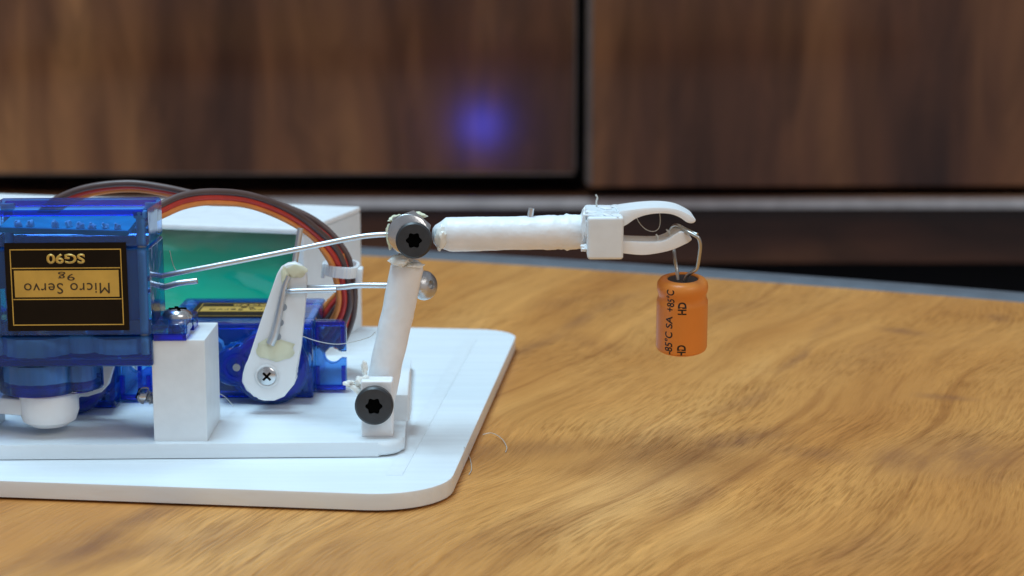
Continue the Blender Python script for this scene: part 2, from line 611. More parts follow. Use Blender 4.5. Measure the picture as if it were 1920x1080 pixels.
def lathe(bm, prof, segs=40, M=None, closed=False):
    """profile of (radius, height) turned round local z"""
    rings = []
    vs = []
    for r, h in prof:
        if r < 1e-6:
            v = bm.verts.new((0, 0, h))
            rings.append([v])
            vs.append(v)
        else:
            ring = [bm.verts.new((r * math.cos(2 * math.pi * k / segs), r * math.sin(2 * math.pi * k / segs), h)) for k in range(segs)]
            rings.append(ring)
            vs += ring
    for a, b in zip(rings[:-1], rings[1:]):
        for k in range(segs):
            j = (k + 1) % segs
            if len(a) == 1 and len(b) == 1:
                continue
            if len(a) == 1:
                bm.faces.new((a[0], b[j], b[k]))
            elif len(b) == 1:
                bm.faces.new((a[k], a[j], b[0]))
            else:
                bm.faces.new((a[k], a[j], b[j], b[k]))
    xform(bm, vs, M)
    return vs


def frame(origin, zdir, xhint=(1, 0, 0)):
    z = Vector(zdir).normalized()
    x = Vector(xhint)
    x = (x - z * x.dot(z)).normalized()
    y = z.cross(x)
    M = Matrix((x, y, z)).transposed().to_4x4()
    M.translation = Vector(origin)
    return M


def blob(bm, c, rx, ry, rz, lump=0.3, seed=0.0, sub=3, M=None):
    r = bmesh.ops.create_icosphere(bm, subdivisions=sub, radius=1.0)
    for v in r['verts']:
        n = v.co.normalized()
        k = 1 + lump * noise.noise(n * 1.6 + Vector((seed, seed * 0.7, 1.3))) + 0.5 * lump * noise.noise(n * 3.9 + Vector((seed, 0, 4)))
        v.co = Vector(c) + Vector((n.x * rx, n.y * ry, n.z * rz)) * k
    xform(bm, r['verts'], M)


def rounded_rect(x0, x1, y0, y1, r, n=8, rs=None):
    rs = rs or (r, r, r, r)
    cs = [(x1 - rs[0], y1 - rs[0], 0, rs[0]), (x0 + rs[1], y1 - rs[1], 90, rs[1]), (x0 + rs[2], y0 + rs[2], 180, rs[2]), (x1 - rs[3], y0 + rs[3], 270, rs[3])]
    out = []
    for cx, cy, a0, rr in cs:
        for k in range(n + 1):
            a = R(a0 + 90 * k / n)
            out.append((cx + rr * math.cos(a), cy + rr * math.sin(a)))
    return out


def circle(cx, cy, r, a0=0, a1=360, n=24):
    return [(cx + r * math.cos(R(a0 + (a1 - a0) * k / n)), cy + r * math.sin(R(a0 + (a1 - a0) * k / n))) for k in range(n + 1)]


def text_bm(body, wid, hgt, thick=0.03, bold=0.0, spacing=1.0):
    """lettering as a flat bmesh in the xy plane, centred, fitted to wid x hgt mm"""
    cu = bpy.data.curves.new('lettering', 'FONT')
    cu.body = body
    cu.align_x = 'CENTER'
    cu.size = 1.0
    cu.offset = bold
    cu.space_character = spacing
    cu.resolution_u = 4
    ob = bpy.data.objects.new('lettering', cu)
    COL.objects.link(ob)
    dg = bpy.context.evaluated_depsgraph_get()
    me = bpy.data.meshes.new_from_object(ob.evaluated_get(dg))
    bpy.data.objects.remove(ob)
    bm = bmesh.new()
    bm.from_mesh(me)
    bpy.data.meshes.remove(me)
    xs = [v.co.x for v in bm.verts]
    ys = [v.co.y for v in bm.verts]
    x0, x1, y0, y1 = min(xs), max(xs), min(ys), max(ys)
    for v in bm.verts:
        v.co = Vector(((v.co.x - (x0 + x1) / 2) * wid / (x1 - x0), (v.co.y - (y0 + y1) / 2) * hgt / (y1 - y0), 0))
    if thick:
        ex = bmesh.ops.extrude_face_region(bm, geom=list(bm.faces))
        for g in ex['geom']:
            if isinstance(g, bmesh.types.BMVert):
                g.co.z += thick
    return bm


# ------------------------------------------------------------------ table
def edge_curve(x):
    """far edge of the wood, fitted to four points of the photograph"""
    return 438.0 - 0.395 * x - 0.0006 * x * x


xs = [-330 + 20 * i for i in range(34)]
outline = [(x, edge_curve(x)) for x in xs] + [(330, -160), (-330, -160)]
bm = BM()
prism(bm, [(p[0], p[1]) for p in reversed(outline)], 'z', -18, 0)
table = finish('tabletop', bm, 'honey_wood', None, False, origin=(0, 0, 0))
tag(table, None, None, kind='structure')
bm = BM()
rim = [(x, edge_curve(x) + 6.0, -1.2) for x in xs]
ring_prof = []
# flattened half-round edge strip
prev = None
for x, y, z in rim:
    sl = -0.395 - 0.0012 * x
    n = Vector((-sl, 1, 0)).normalized()
    ring = []
    for a in range(0, 13):
        t = math.pi * a / 12
        ring.append(bm.verts.new(Vector((x, y, 0)) + n * (-6.2 * math.cos(t)) + Vector((0, 0, -1.4 + 2.2 * math.sin(t)))))
    ring.append(bm.verts.new(Vector((x, y, 0)) + n * 6.2 + Vector((0, 0, -18))))
    ring.append(bm.verts.new(Vector((x, y, 0)) - n * 5.7 + Vector((0, 0, -18.2))))
    if prev:
        for i in range(len(ring)):
            j = (i + 1) % len(ring)
            bm.faces.new((prev[i], prev[j], ring[j], ring[i]))
    prev = ring
finish('edge_strip', bm, 'rim_grey', table)

# ------------------------------------------------------------------ cabinet behind
CY = 900.0
cab = thing('cabinet', 'dark walnut cabinet with lacquered doors behind the table', 'cabinet', (0, CY, -420))
p_l = at(1078, 326, CY)
p_r0 = at(1102, 352, CY - 14)
zt = 420
bm = BM()
box(bm, (-1420, CY, p_l.z), (p_l.x, CY + 18, zt), 0.8)
dl = finish('door', bm, 'walnut_vertical', cab)
bm = BM()
box(bm, (-1419, CY - 0.25, p_l.z - 0.5), (p_l.x - 0.3, CY + 17, p_l.z + 0.4), 0.1)
box(bm, (p_l.x - 0.5, CY - 0.25, p_l.z + 1.5), (p_l.x + 0.5, CY + 17, zt - 1), 0.2)
finish('edge_band', bm, 'door_edge', dl)
# the second door stands slightly open, so a little nearer and seen a little lower
MR = Matrix.Translation(Vector((p_r0.x, CY - 14, 0))) @ Matrix.Rotation(R(1.3), 4, 'Z') @ Matrix.Rotation(R(0), 4, 'Y') @ Matrix.Translation(Vector((-p_r0.x, -(CY - 14), 0)))
bm = BM()
box(bm, (p_r0.x, CY - 14, p_r0.z), (1080, CY + 4, zt), 0.8, MR)
dr = finish('door', bm, 'walnut_vertical', cab)
bm = BM()
box(bm, (p_r0.x - 0.6, CY - 14.4, p_r0.z + 1.5), (p_r0.x + 1.8, CY + 3, zt - 1), 0.2, MR)
finish('edge_band', bm, 'door_edge', dr)
# carcass behind the gaps
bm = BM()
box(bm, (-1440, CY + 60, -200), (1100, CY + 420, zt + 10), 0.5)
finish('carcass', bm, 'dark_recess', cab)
# rail under the doors: light on its top edge painted as a pale strip, dark front
z1, z2, z3 = at(400, 352, CY).z, at(400, 374, CY).z, at(400, 390, CY).z
bm = BM()
box(bm, (-1440, CY - 6, z3), (1100, CY + 59, z2 + 2.4), 0.8)
rail = finish('rail', bm, 'walnut_horizontal', cab)
bm = BM()
box(bm, (-1440, CY - 7.2, at(400, 391, CY - 7).z), (1100, CY - 5.5, at(400, 373, CY - 7).z), 0.3)
finish('edge_band', bm, 'walnut_lit_edge', rail)
bm = BM()
zb = at(1500, 494, CY + 4).z
box(bm, (-1440, CY + 4, zb), (1100, CY + 22, z3 - 0.8), 0.5)
finish('drawer_front', bm, 'walnut_horizontal', cab)
bm = BM()
box(bm, (-1440, CY + 90, -420), (1100, CY + 110, zb + 10), 0.0)
finish('toe_kick', bm, 'dark_recess', cab)
bm = BM()
prism(bm, [(-1500, -900), (1500, -900), (1500, 2200), (-1500, 2200)], 'z', -440, -420)
tag(finish('floor', bm, 'dark_recess', None, False, origin=(0, 0, -420)), None, None, kind='structure')

# ------------------------------------------------------------------ lower base plate
Z1 = 2.5        # top of the lower plate
Z2 = 4.6        # top of the turning plate
BY = R(-7.2)
fr_corner = Vector((-8.6, 243.0))     # where front and right edges would meet
ex = Vector((math.cos(BY), math.sin(BY)))
ey = Vector((math.sin(R(5.2)), math.cos(R(5.2))))      # sides are not quite square to the front


def bp(u, v):
    """point of the base plate: u mm left of the right edge, v mm behind the front edge"""
    q = fr_corner - ex * u + ey * v
    return (q.x, q.y)


DEP = 108.0
bm = BM()
rr = rounded_rect(-112, 0, 0, DEP, 9, 10, rs=(7, 8, 8, 10))
prism(bm, [bp(-p[0], p[1]) for p in rr], 'z', 0.35, Z1, 0.55, segs=3)
base = finish('base_plate', bm, 'white_lines', None)
tag(base, 'large white rounded printed base plate lying flat on the wooden table', 'base plate')
bm = BM()
prism(bm, [bp(*q) for q in ((6.6, 9), (8.8, 9), (8.8, DEP - 9), (6.6, DEP - 9))], 'z', Z1 - 0.3, Z1 + 0.06, 0.055)
finish('ridge', bm, 'white_print', base)
for u, v in ((6, 8), (104, 8), (6, 100), (104, 100)):
    q = bp(u, v)
    bm = BM()
    lathe(bm, [(0, 0), (2.5, 0), (2.5, 0.45), (0, 0.45)], 16, Matrix.Translation(Vector((q[0], q[1], 0))))
    finish('foot', bm, 'white_print', base)

# ------------------------------------------------------------------ electronics box at the back
bx_y = R(-15)
c_fr = Vector((-34.3, 325.0))
bex = Vector((math.cos(bx_y), math.sin(bx_y)))
bey = Vector((-math.sin(bx_y), math.cos(bx_y)))


def MB(z=0):
    M = Matrix.Rotation(bx_y, 4, 'Z')
    M.translation = Vector((c_fr.x, c_fr.y, z))
    return M


BXT = 24.5
ctl = thing('electronics_box', 'white printed open-fronted box at the back of the base plate', 'box', (c_fr.x - 36, c_fr.y + 22, Z1))
bm = BM()
box(bm, (-72, 0, BXT - 1.0), (0, 28.6, BXT), 0.35, MB(), 2)
finish('lid', bm, 'white_rough', ctl)
bm = BM()
box(bm, (-1.3, 0.05, Z1 + 0.02), (-0.02, 28.55, BXT - 1.02), 0.2, MB(), 2)
finish('side_wall', bm, 'white_print', ctl)
bm = BM()
box(bm, (-71.9, 0.05, Z1 + 0.02), (-70.7, 28.55, BXT - 1.02), 0.2, MB(), 2)
finish('side_wall', bm, 'white_print', ctl)
bm = BM()
box(bm, (-70.6, 27.2, Z1 + 0.02), (-1.4, 28.5, BXT - 1.02), 0.1, MB(), 2)
finish('back_wall', bm, 'white_print', ctl)
# crumpled green film parcel lying in the box
bm = BM()
nu, nv = 60, 24
grid = []
for j in range(nv + 1):
    row = []
    for i in range(nu + 1):
        x = -69.5 + 67.0 * i / nu
        t = j / nv
        # bulging front that leans back towards its top
        z = Z1 + 0.4 + 20.0 * math.sin(t * math.pi / 2)
        y = 1.6 + 7.0 * (1 - math.cos(t * math.pi / 2)) ** 1.8
        d = 1.6 * noise.noise(Vector((x * 0.09, t * 4.2, 1.0))) + 1.1 * noise.noise(Vector((x * 0.06 + t * 1.5, t * 6.0, 4.0))) + 0.25 * noise.noise(Vector((x * 0.3, t * 9, 7)))
        v = Vector((x, max(y + d, 0.4), min(z + d * 0.3, BXT - 1.3)))
        row.append(bm.verts.new(MB() @ v))
    grid.append(row)
for j in range(nv):
    for i in range(nu):
        bm.faces.new((grid[j][i], grid[j][i + 1], grid[j + 1][i + 1], grid[j + 1][i]))
back = [bm.verts.new(MB() @ Vector((-69.5 + 67.0 * i / nu, 26, Z1 + 0.4))) for i in range(nu + 1)]
for i in range(nu):
    bm.faces.new((grid[nv][i], grid[nv][i + 1], back[i + 1], back[i]))
    bm.faces.new((back[i], back[i + 1], grid[0][i + 1], grid[0][i]))
bm.faces.new([grid[j][0] for j in range(nv + 1)] + [back[0]])
bm.faces.new([grid[j][nu] for j in range(nv + 1)] + [back[nu]])
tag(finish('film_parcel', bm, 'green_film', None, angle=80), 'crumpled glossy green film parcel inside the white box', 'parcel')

# ------------------------------------------------------------------ turning plate with post and fork
TY = R(1.8)
tp = thing('turning_plate', 'smaller white printed plate with a square post lying on the base plate', 'plate', (-50, 300, Z1))
tc0 = Vector((-14.6, 262.2))
tex = Vector((math.cos(TY), math.sin(TY)))
tey = Vector((-math.sin(TY), math.cos(TY)))
bm = BM()
rr = rounded_rect(-100, 0, 0, 57, 4, 8, rs=(2, 4, 4, 3.5))
prism(bm, [tuple(tc0 + tex * p[0] + tey * p[1]) for p in rr], 'z', Z1 + 0.12, Z2, 0.7, segs=4)
finish('plate', bm, 'white_lines', tp)
bm = BM()
box(bm, (-48.4, 262.6, Z2 - 0.1), (-41.2, 275.0, 18.6), 0.12, segs=2)
finish('post', bm, 'white_print', tp)
bm = BM()
box(bm, (-78.5, 262.6, Z2 - 0.1), (-71.6, 275.0, 18.6), 0.12, segs=2)
finish('post', bm, 'white_print', tp)
# front lug of the fork
bm = BM()
l0, l1 = at(676, 714, 265.2), at(736, 714, 265.2)
box(bm, (l0.x, 265.2, Z2 - 0.1), (l1.x, 268.2, l0.z), 0.3, segs=3)
finish('lug', bm, 'white_rough', tp)
# rear lug, chamfered at its top
r1 = at(769, 699, 277)
bm = BM()
prism(bm, [(274.2, Z2 - 0.1), (280.6, Z2 - 0.1), (280.6, r1.z), (277.2, r1.z), (274.2, r1.z - 2.6)], 'x', r1.x - 6.5, r1.x, 0.3, segs=3)
finish('lug', bm, 'white_lines', tp)


# ------------------------------------------------------------------ screws, nuts
def star_head(bm, M, rad, hole, h=1.3, cone=0.0):
    """screw head with a six-pointed socket; faces local +z"""
    n = 72
    outer_b, outer_m, outer_f, inner_f, inner_b = [], [], [], [], []
    for k in range(n):
        a = 2 * math.pi * k / n
        c, s = math.cos(a), math.sin(a)
        rh = hole * (1 + 0.12 * math.cos(6 * a))
        outer_b.append(bm.verts.new((rad * c, rad * s, -h)))
        outer_m.append(bm.verts.new((rad * c, rad * s, -0.28)))
        outer_f.append(bm.verts.new(((rad - 0.26) * c, (rad - 0.26) * s, 0)))
        inner_f.append(bm.verts.new((rh * c, rh * s, cone)))
        inner_b.append(bm.verts.new((rh * c, rh * s, -0.9)))
    rings = [outer_b, outer_m, outer_f, inner_f, inner_b]
    for a, b in zip(rings[:-1], rings[1:]):
        for k in range(n):
            j = (k + 1) % n
            bm.faces.new((a[k], a[j], b[j], b[k]))
    bm.faces.new(outer_b)
    xform(bm, [v for r_ in rings for v in r_], M)
    bm2 = bmesh.new()
    vs = []
    for k in range(n):
        a = 2 * math.pi * k / n
        rh = hole * (1 + 0.12 * math.cos(6 * a)) * 0.985
        vs.append(bm2.verts.new((rh * math.cos(a), rh * math.sin(a), -0.22)))
    bm2.faces.new(vs)
    r_ = bmesh.ops.extrude_face_region(bm2, geom=list(bm2.faces))
    for g in r_['geom']:
        if isinstance(g, bmesh.types.BMVert):
            g.co.z -= 0.2
    xform(bm2, list(bm2.verts), M)
    return bm2


def black_screw(c, direction, rad, hole, length, label):
    t = thing('socket_screw', label, 'screw', c, 'black star-socket screws at the joints of the arm')
    M = frame(c, direction)
    bm = BM()
    bm2 = star_head(bm, M, rad, hole)
    head = finish('head', bm, 'black_oxide', t, angle=35)
    finish('socket', bm2, 'socket_black', head)
    bm = BM()
    lathe(bm, [(0, -1.3), (1.3, -1.3)] + [(1.3 - (0.16 if i % 2 else 0), -1.4 - 0.3 * i) for i in range(int((length - 1.4) / 0.3))] + [(0, -length)], 20, M)
    finish('shank', bm, 'black_oxide', t)
    return t


s1 = at(701, 762, 263.6)
black_screw(s1, (0.0, -1, 0.02), 2.62, 1.05, 16, 'black star-socket screw through the foot of the leaning white link')
s2 = at(776, 451, 265.6)
black_screw(s2, (0.03, -1, 0.12), 2.46, 0.98, 13, 'black star-socket screw at the elbow joint beside the steel nut')


def hex_nut(bm, M, af, h, hole):
    n = 6
    rc = af / math.cos(math.pi / 6)
    seg = 36
    def hexr(a):
        a = (a % (math.pi / 3)) - math.pi / 6
        return af / math.cos(a)
    rings = []
    for (mode, z) in (('h', 0), ('o', 0.001), ('o', h), ('h', h)):
        ring = []
        for k in range(seg):
            a = 2 * math.pi * k / seg
            r_ = hole if mode == 'h' else hexr(a)
            ring.append(bm.verts.new((r_ * math.cos(a), r_ * math.sin(a), z)))
        rings.append(ring)
    rings.append(rings[0])
    for a, b in zip(rings[:-1], rings[1:]):
        for k in range(seg):
            j = (k + 1) % seg
            bm.faces.new((a[k], a[j], b[j], b[k]))
    xform(bm, [v for r_ in rings[:4] for v in r_], M)


ax2 = Vector((0.03, -1, 0.12)).normalized()
nt_c = s2 - ax2 * 4.2 + Vector((-0.8, 0, 0.75))
nut = thing('steel_nut', 'steel nut and washer smeared with glue behind the elbow screw', 'nut', nt_c)
bm = BM()
lathe(bm, [(1.4, 1.7), (2.55, 1.7), (2.78, 1.55), (2.85, 1.2), (2.78, 0.8), (2.5, 0.7), (1.4, 0.7)], 40, frame(nt_c, ax2))
finish('washer', bm, 'steel', nut)
bm = BM()
hex_nut(bm, frame(nt_c - ax2 * 1.9 + Vector((0.15, 0, 0.25)), ax2, (1, 0, 0.35)), 2.65, 2.4, 1.4)
finish('hex_body', bm, 'steel', nut, angle=20)
bm = BM()
blob(bm, nt_c + Vector((-1.5, 1.4, 1.9)), 1.3, 1.2, 0.5, 0.5, 2.0)
blob(bm, nt_c + Vector((0.9, 1.7, 2.35)), 1.3, 1.2, 0.42, 0.6, 5.0)
blob(bm, nt_c + Vector((-2.5, 0.9, -0.4)), 0.6, 1.2, 1.6, 0.4, 6.0)
finish('glue_smear', bm, 'glue', nut)

# ------------------------------------------------------------------ leaning link
k0 = at(711, 748, 271)
k1 = at(763.5, 502, 271)
link = thing('link_arm', 'leaning white printed link between the plate fork and the elbow', 'link', k0)
bm = BM()
n = 26
pts, rads = [], []
for i in range(n + 1):
    t = i / n
    pts.append(k0.lerp(k1, t) + Vector((0.10 * noise.noise(Vector((t * 5, 0, 0))), 0, 0)))
    rads.append(2.16 + 0.12 * t)
u = (k1 - k0).normalized()
pts += [k1 + u * 0.5 + Vector((-0.08, 0, 0)), k1 + u * 0.95 + Vector((-0.2, 0, 0)), k1 + u * 1.25 + Vector((-0.25, 0, 0))]
rads += [2.05, 1.55, 0.6]
tube(bm, pts, rads, 40, rough=0.05, rseed=3)
finish('rod', bm, 'white_rough', link, angle=60)
bm = BM()
blob(bm, at(752, 488, 269.5), 1.5, 1.3, 0.9, 0.4, 8)
blob(bm, at(779, 497, 269.2), 1.2, 0.8, 0.35, 0.4, 9)
finish('glue_smear', bm, 'clear_glue', link)
bm = BM()
blob(bm, at(679, 717, 266.8), 0.9, 0.8, 0.9, 0.5, 1)
blob(bm, at(655, 719, 266.8), 0.75, 0.5, 0.42, 0.5, 12)
blob(bm, at(684, 692, 268.4), 0.45, 0.6, 1.2, 0.6, 14)
tube(bm, [at(655, 721, 266.8), at(670, 731, 266.6), at(682, 742, 266.6)], [0.35, 0.55, 0.5], 10, rough=0.15)
finish('glue_lump', bm, 'clear_glue', link)

# dome screw behind the link that takes the lower push rod
dn = thing('dome_screw', 'round polished steel screw head behind the top of the leaning link', 'screw', at(800, 534, 275.5))
dM = frame(at(795, 535, 275.8), (0.75, -0.62, 0.18))
bm = BM()
lathe(bm, [(0, -2.6), (1.0, -2.6), (1.0, -0.4), (2.05, -0.4), (2.1, 0.0), (2.0, 0.55), (1.65, 1.05), (1.1, 1.35), (0.62, 1.42), (0.55, 1.0), (0, 0.95)], 36, dM)
finish('head', bm, 'steel_dull', dn)

# ------------------------------------------------------------------ upper arm with gripper
arm = thing('gripper_arm', 'horizontal white printed arm ending in a two-jawed claw', 'robot arm', at(950, 470, 272.5))
a0, a1 = at(826, 440, 272.5), at(1096, 434.5, 272.5)
bm = BM()
pts, rads = [], []
for q, r_ in ((-1.15, 0.5), (-1.0, 1.05), (-0.65, 1.5), (-0.2, 1.72), (0.3, 1.95)):
    pts.append(a0 + Vector((q, 0, -0.1 + 0.05 * q)))
    rads.append(r_)
n = 46
for i in range(n + 1):
    t = 0.05 + 0.95 * i / n
    p = a0.lerp(a1, t)
    r_ = 2.34 + 0.04 * math.sin(t * 9)
    if t > 0.72:
        r_ += 0.26 * noise.noise(Vector((t * 60, 2, 0))) + 0.02
    pts.append(p)
    rads.append(r_)
tube(bm, pts, rads, 40, rough=0.06, rseed=11)
finish('rod', bm, 'white_rough', arm, angle=70)
bm = BM()
blob(bm, at(826, 446, 270.6), 0.8, 0.8, 1.6, 0.4, 21)
finish('glue_smear', bm, 'clear_glue', arm)
bm = BM()
b0, b1 = at(1102, 407, 267), at(1168.5, 487, 267)
box(bm, (b0.x, 267, b1.z), (b1.x, 280, b0.z), 0.42, segs=4)
for v in bm.verts:
    v.co += Vector((0.09 * noise.noise(v.co * 0.6), 0, 0.10 * noise.noise(v.co * 0.9 + Vector((4, 0, 0)))))
blk = finish('claw_block', bm, 'white_print', arm)
bm = BM()
rnd = random.Random(5)
for i in range(10):
    blob(bm, (b0.x + rnd.uniform(0.1, 4.4), rnd.uniform(269, 279), b0.z + 0.0), rnd.uniform(0.5, 1.3), rnd.uniform(0.8, 2.0), rnd.uniform(0.10, 0.28), 0.5, i, 2)
blob(bm, (b0.x - 0.2, 272.5, b0.z - 2.2), 0.75, 3.0, 2.5, 0.35, 31)
blob(bm, (b0.x - 0.35, 269.6, b1.z + 1.2), 0.55, 0.8, 0.5, 0.5, 33)
blob(bm, (b1.x + 0.1, 274, b0.z - 0.6), 0.9, 3.2, 0.85, 0.35, 35)
finish('print_ragged', bm, 'white_rough', blk)


def jaw(px, y0, y1, name):
    pts2 = []
    cm = catmull([Vector((p[0], p[1], 0)) for p in px], 4)
    for p in cm:
        q = at(p.x, p.y, y0)
        pts2.append((q.x, q.z))
    # de-duplicate
    out = []
    for p in pts2:
        if not out or (Vector(p) - Vector(out[-1])).length > 0.03:
            out.append(p)
    bm = BM()
    prism(bm, out, 'y', y0, y1, 0.16, segs=2)
    return finish(name, bm, 'white_nylon', arm, angle=35)


jaw([(1160, 397), (1180, 394), (1205, 391), (1232, 389.5), (1255, 390.5), (1273, 394), (1289, 401), (1304, 411), (1301, 418), (1290, 418), (1275, 408), (1258, 401.5), (1236, 400), (1212, 403), (1192, 410), (1177, 420), (1160, 430)], 268.6, 275.8, 'jaw')
jaw([(1160, 452), (1200, 454), (1234, 454), (1252, 449), (1266, 440), (1278, 434), (1290, 441), (1297, 450), (1280, 460), (1258, 469), (1232, 475), (1202, 478), (1160, 474)], 268.6, 274.4, 'jaw')
bm = BM()
t0 = at(993, 412, 272.5)
tube(bm, [t0, t0 + Vector((0.25, 0, 1.6))], 0.42, 12)
finish('wire_stub', bm, 'aluminium_wire', arm)
bm = BM()
tube(bm, catmull([at(1119, 388, 274), at(1118, 378, 274), at(1120, 371, 274), at(1117, 365, 274)], 5), 0.13, 8)
tube(bm, catmull([at(1232, 452, 271), at(1233, 445, 271), at(1230, 439, 271)], 4), [0.2] * 6 + [0.15, 0.12, 0.08], 8)
tube(bm, catmull([at(1256, 444, 271), at(1255, 436, 271), at(1249, 430, 271)], 4), [0.2] * 6 + [0.15, 0.12, 0.08], 8)
finish('print_string', bm, 'fibre', arm)
bm = BM()
tube(bm, catmull([at(1192, 404, 272), at(1199, 418, 272), at(1211, 430, 272), at(1225, 434, 272), at(1235, 428, 272), at(1238, 414, 272), at(1237, 400, 272)], 5), 0.07, 6)
finish('print_string', bm, 'fibre', arm)

# ------------------------------------------------------------------ capacitor hanging in the claw
CAPT = R(9)
cap_top = at(1280, 521, 271.6)
CM = Matrix.Translation(cap_top) @ Matrix.Rotation(R(-0.6), 4, 'Y') @ Matrix.Rotation(CAPT, 4, 'X')
CR, CH = 3.56, 10.5
capt = thing('capacitor', 'orange electrolytic capacitor hanging by its bent leads from the claw', 'capacitor', CM @ Vector((0, 0, -CH)))
bm = BM()
prof = [(0, -CH), (2.6, -CH), (3.2, -CH + 0.08), (3.45, -CH + 0.25), (CR, -CH + 0.6), (CR, -5.0), (CR - 0.01, -3.5), (CR - 0.03, -3.2), (CR - 0.16, -2.85), (CR - 0.26, -2.45), (CR - 0.18, -2.05), (CR - 0.06, -1.7), (CR - 0.02, -1.2), (CR - 0.10, -0.65), (CR - 0.42, -0.22), (CR - 0.95, 0.0), (2.25, 0.02), (2.12, -0.1), (2.1, -0.35), (0, -0.35)]
lathe(bm, prof, 56, CM)
can = finish('sleeve', bm, 'sleeve_orange', capt)
bm = BM()
lathe(bm, [(0, -0.34), (2.09, -0.34), (2.09, -0.22), (1.6, -0.16), (0.9, -0.20), (0, -0.20)], 36, CM)
finish('rubber_bung', bm, 'rubber', capt)


def sleeve_text(body, length, height, theta, hc, bold=0.0):
    bm = text_bm(body, length, height, 0.0, bold)
    bmesh.ops.subdivide_edges(bm, edges=[e for e in bm.edges if e.calc_length() > 0.3], cuts=2)
    def rad_at(h):
        for (ra, ha), (rb_, hb) in zip(prof[:-1], prof[1:]):
            if ha <= h <= hb and hb > ha and ra > 2.3:
                return ra + (rb_ - ra) * (h - ha) / (hb - ha)
        return CR
    for v in list(bm.verts):
        h = hc + v.co.x
        hh = min(max(h, -CH + 0.35), -0.15)
        r_ = rad_at(hh) + 0.012
        th = theta - v.co.y / CR
        v.co = CM @ Vector((r_ * math.sin(th), -r_ * math.cos(th), hh))
    return finish('print', bm, 'sleeve_print', can, smooth=False)


sleeve_text('+85°C', 3.1, 1.25, -0.58, -2.3, 0.02)
sleeve_text('SA', 1.8, 1.05, -0.60, -5.4, 0.02)
sleeve_text('-85°C', 3.3, 1.25, -0.62, -8.5, 0.02)
sleeve_text('HD', 1.75, 1.2, -0.085, -3.3, 0.035)
sleeve_text('HD', 1.75, 1.2, -0.085, -9.45, 0.035)
bm = BM()
tube(bm, catmull([at(1271, 525, 271.4), at(1269, 505, 271.6), at(1266, 488, 272.6), at(1264, 470, 275.4), at(1259, 447, 275.6), at(1257, 433, 275.4), at(1263, 424, 274.4), at(1272, 423, 272.2), at(1285, 430, 270.2), at(1298, 436, 268.8), at(1307, 440, 268.2)], 6), 0.25, 12)
finish('lead', bm, 'lead_wire', capt)
bm = BM()
tube(bm, catmull([at(1284, 526, 271.0), at(1289, 516, 270.6), at(1300, 509, 269.6), at(1307, 502, 269.0), at(1311, 480, 268.2), at(1313, 460, 267.6), at(1310, 447, 267.4), at(1302, 441, 267.6), at(1290, 435, 268.2), at(1278, 430, 269.6)], 6), 0.25, 12)
finish('lead', bm, 'lead_wire', capt)


# ------------------------------------------------------------------ micro servos
def mtext(body, wid, hgt, M, mat, parent, bold=0.0, spacing=1.0):
    bm = text_bm(body, wid, hgt, 0.03, bold, spacing)
    xform(bm, list(bm.verts), M)
    return finish('lettering', bm, mat, parent, smooth=False)


TH = 5.6            # half thickness
HL = 11.05          # half length
AX = 5.4            # output axis off centre


def tower_outline(grow=0.0):
    """big round over the output, small round beside it"""
    pts = []
    r1, r2, c1, c2 = TH - 0.05 + grow, 2.9 + grow, AX, -0.2
    for k in range(41):
        a = R(-148 + 296 * k / 40)
        pts.append((c1 + r1 * math.cos(a), r1 * math.sin(a)))
    for k in range(17):
        a = R(100 + 160 * k / 16)
        pts.append((c2 + r2 * math.cos(a), r2 * math.sin(a)))
    return pts


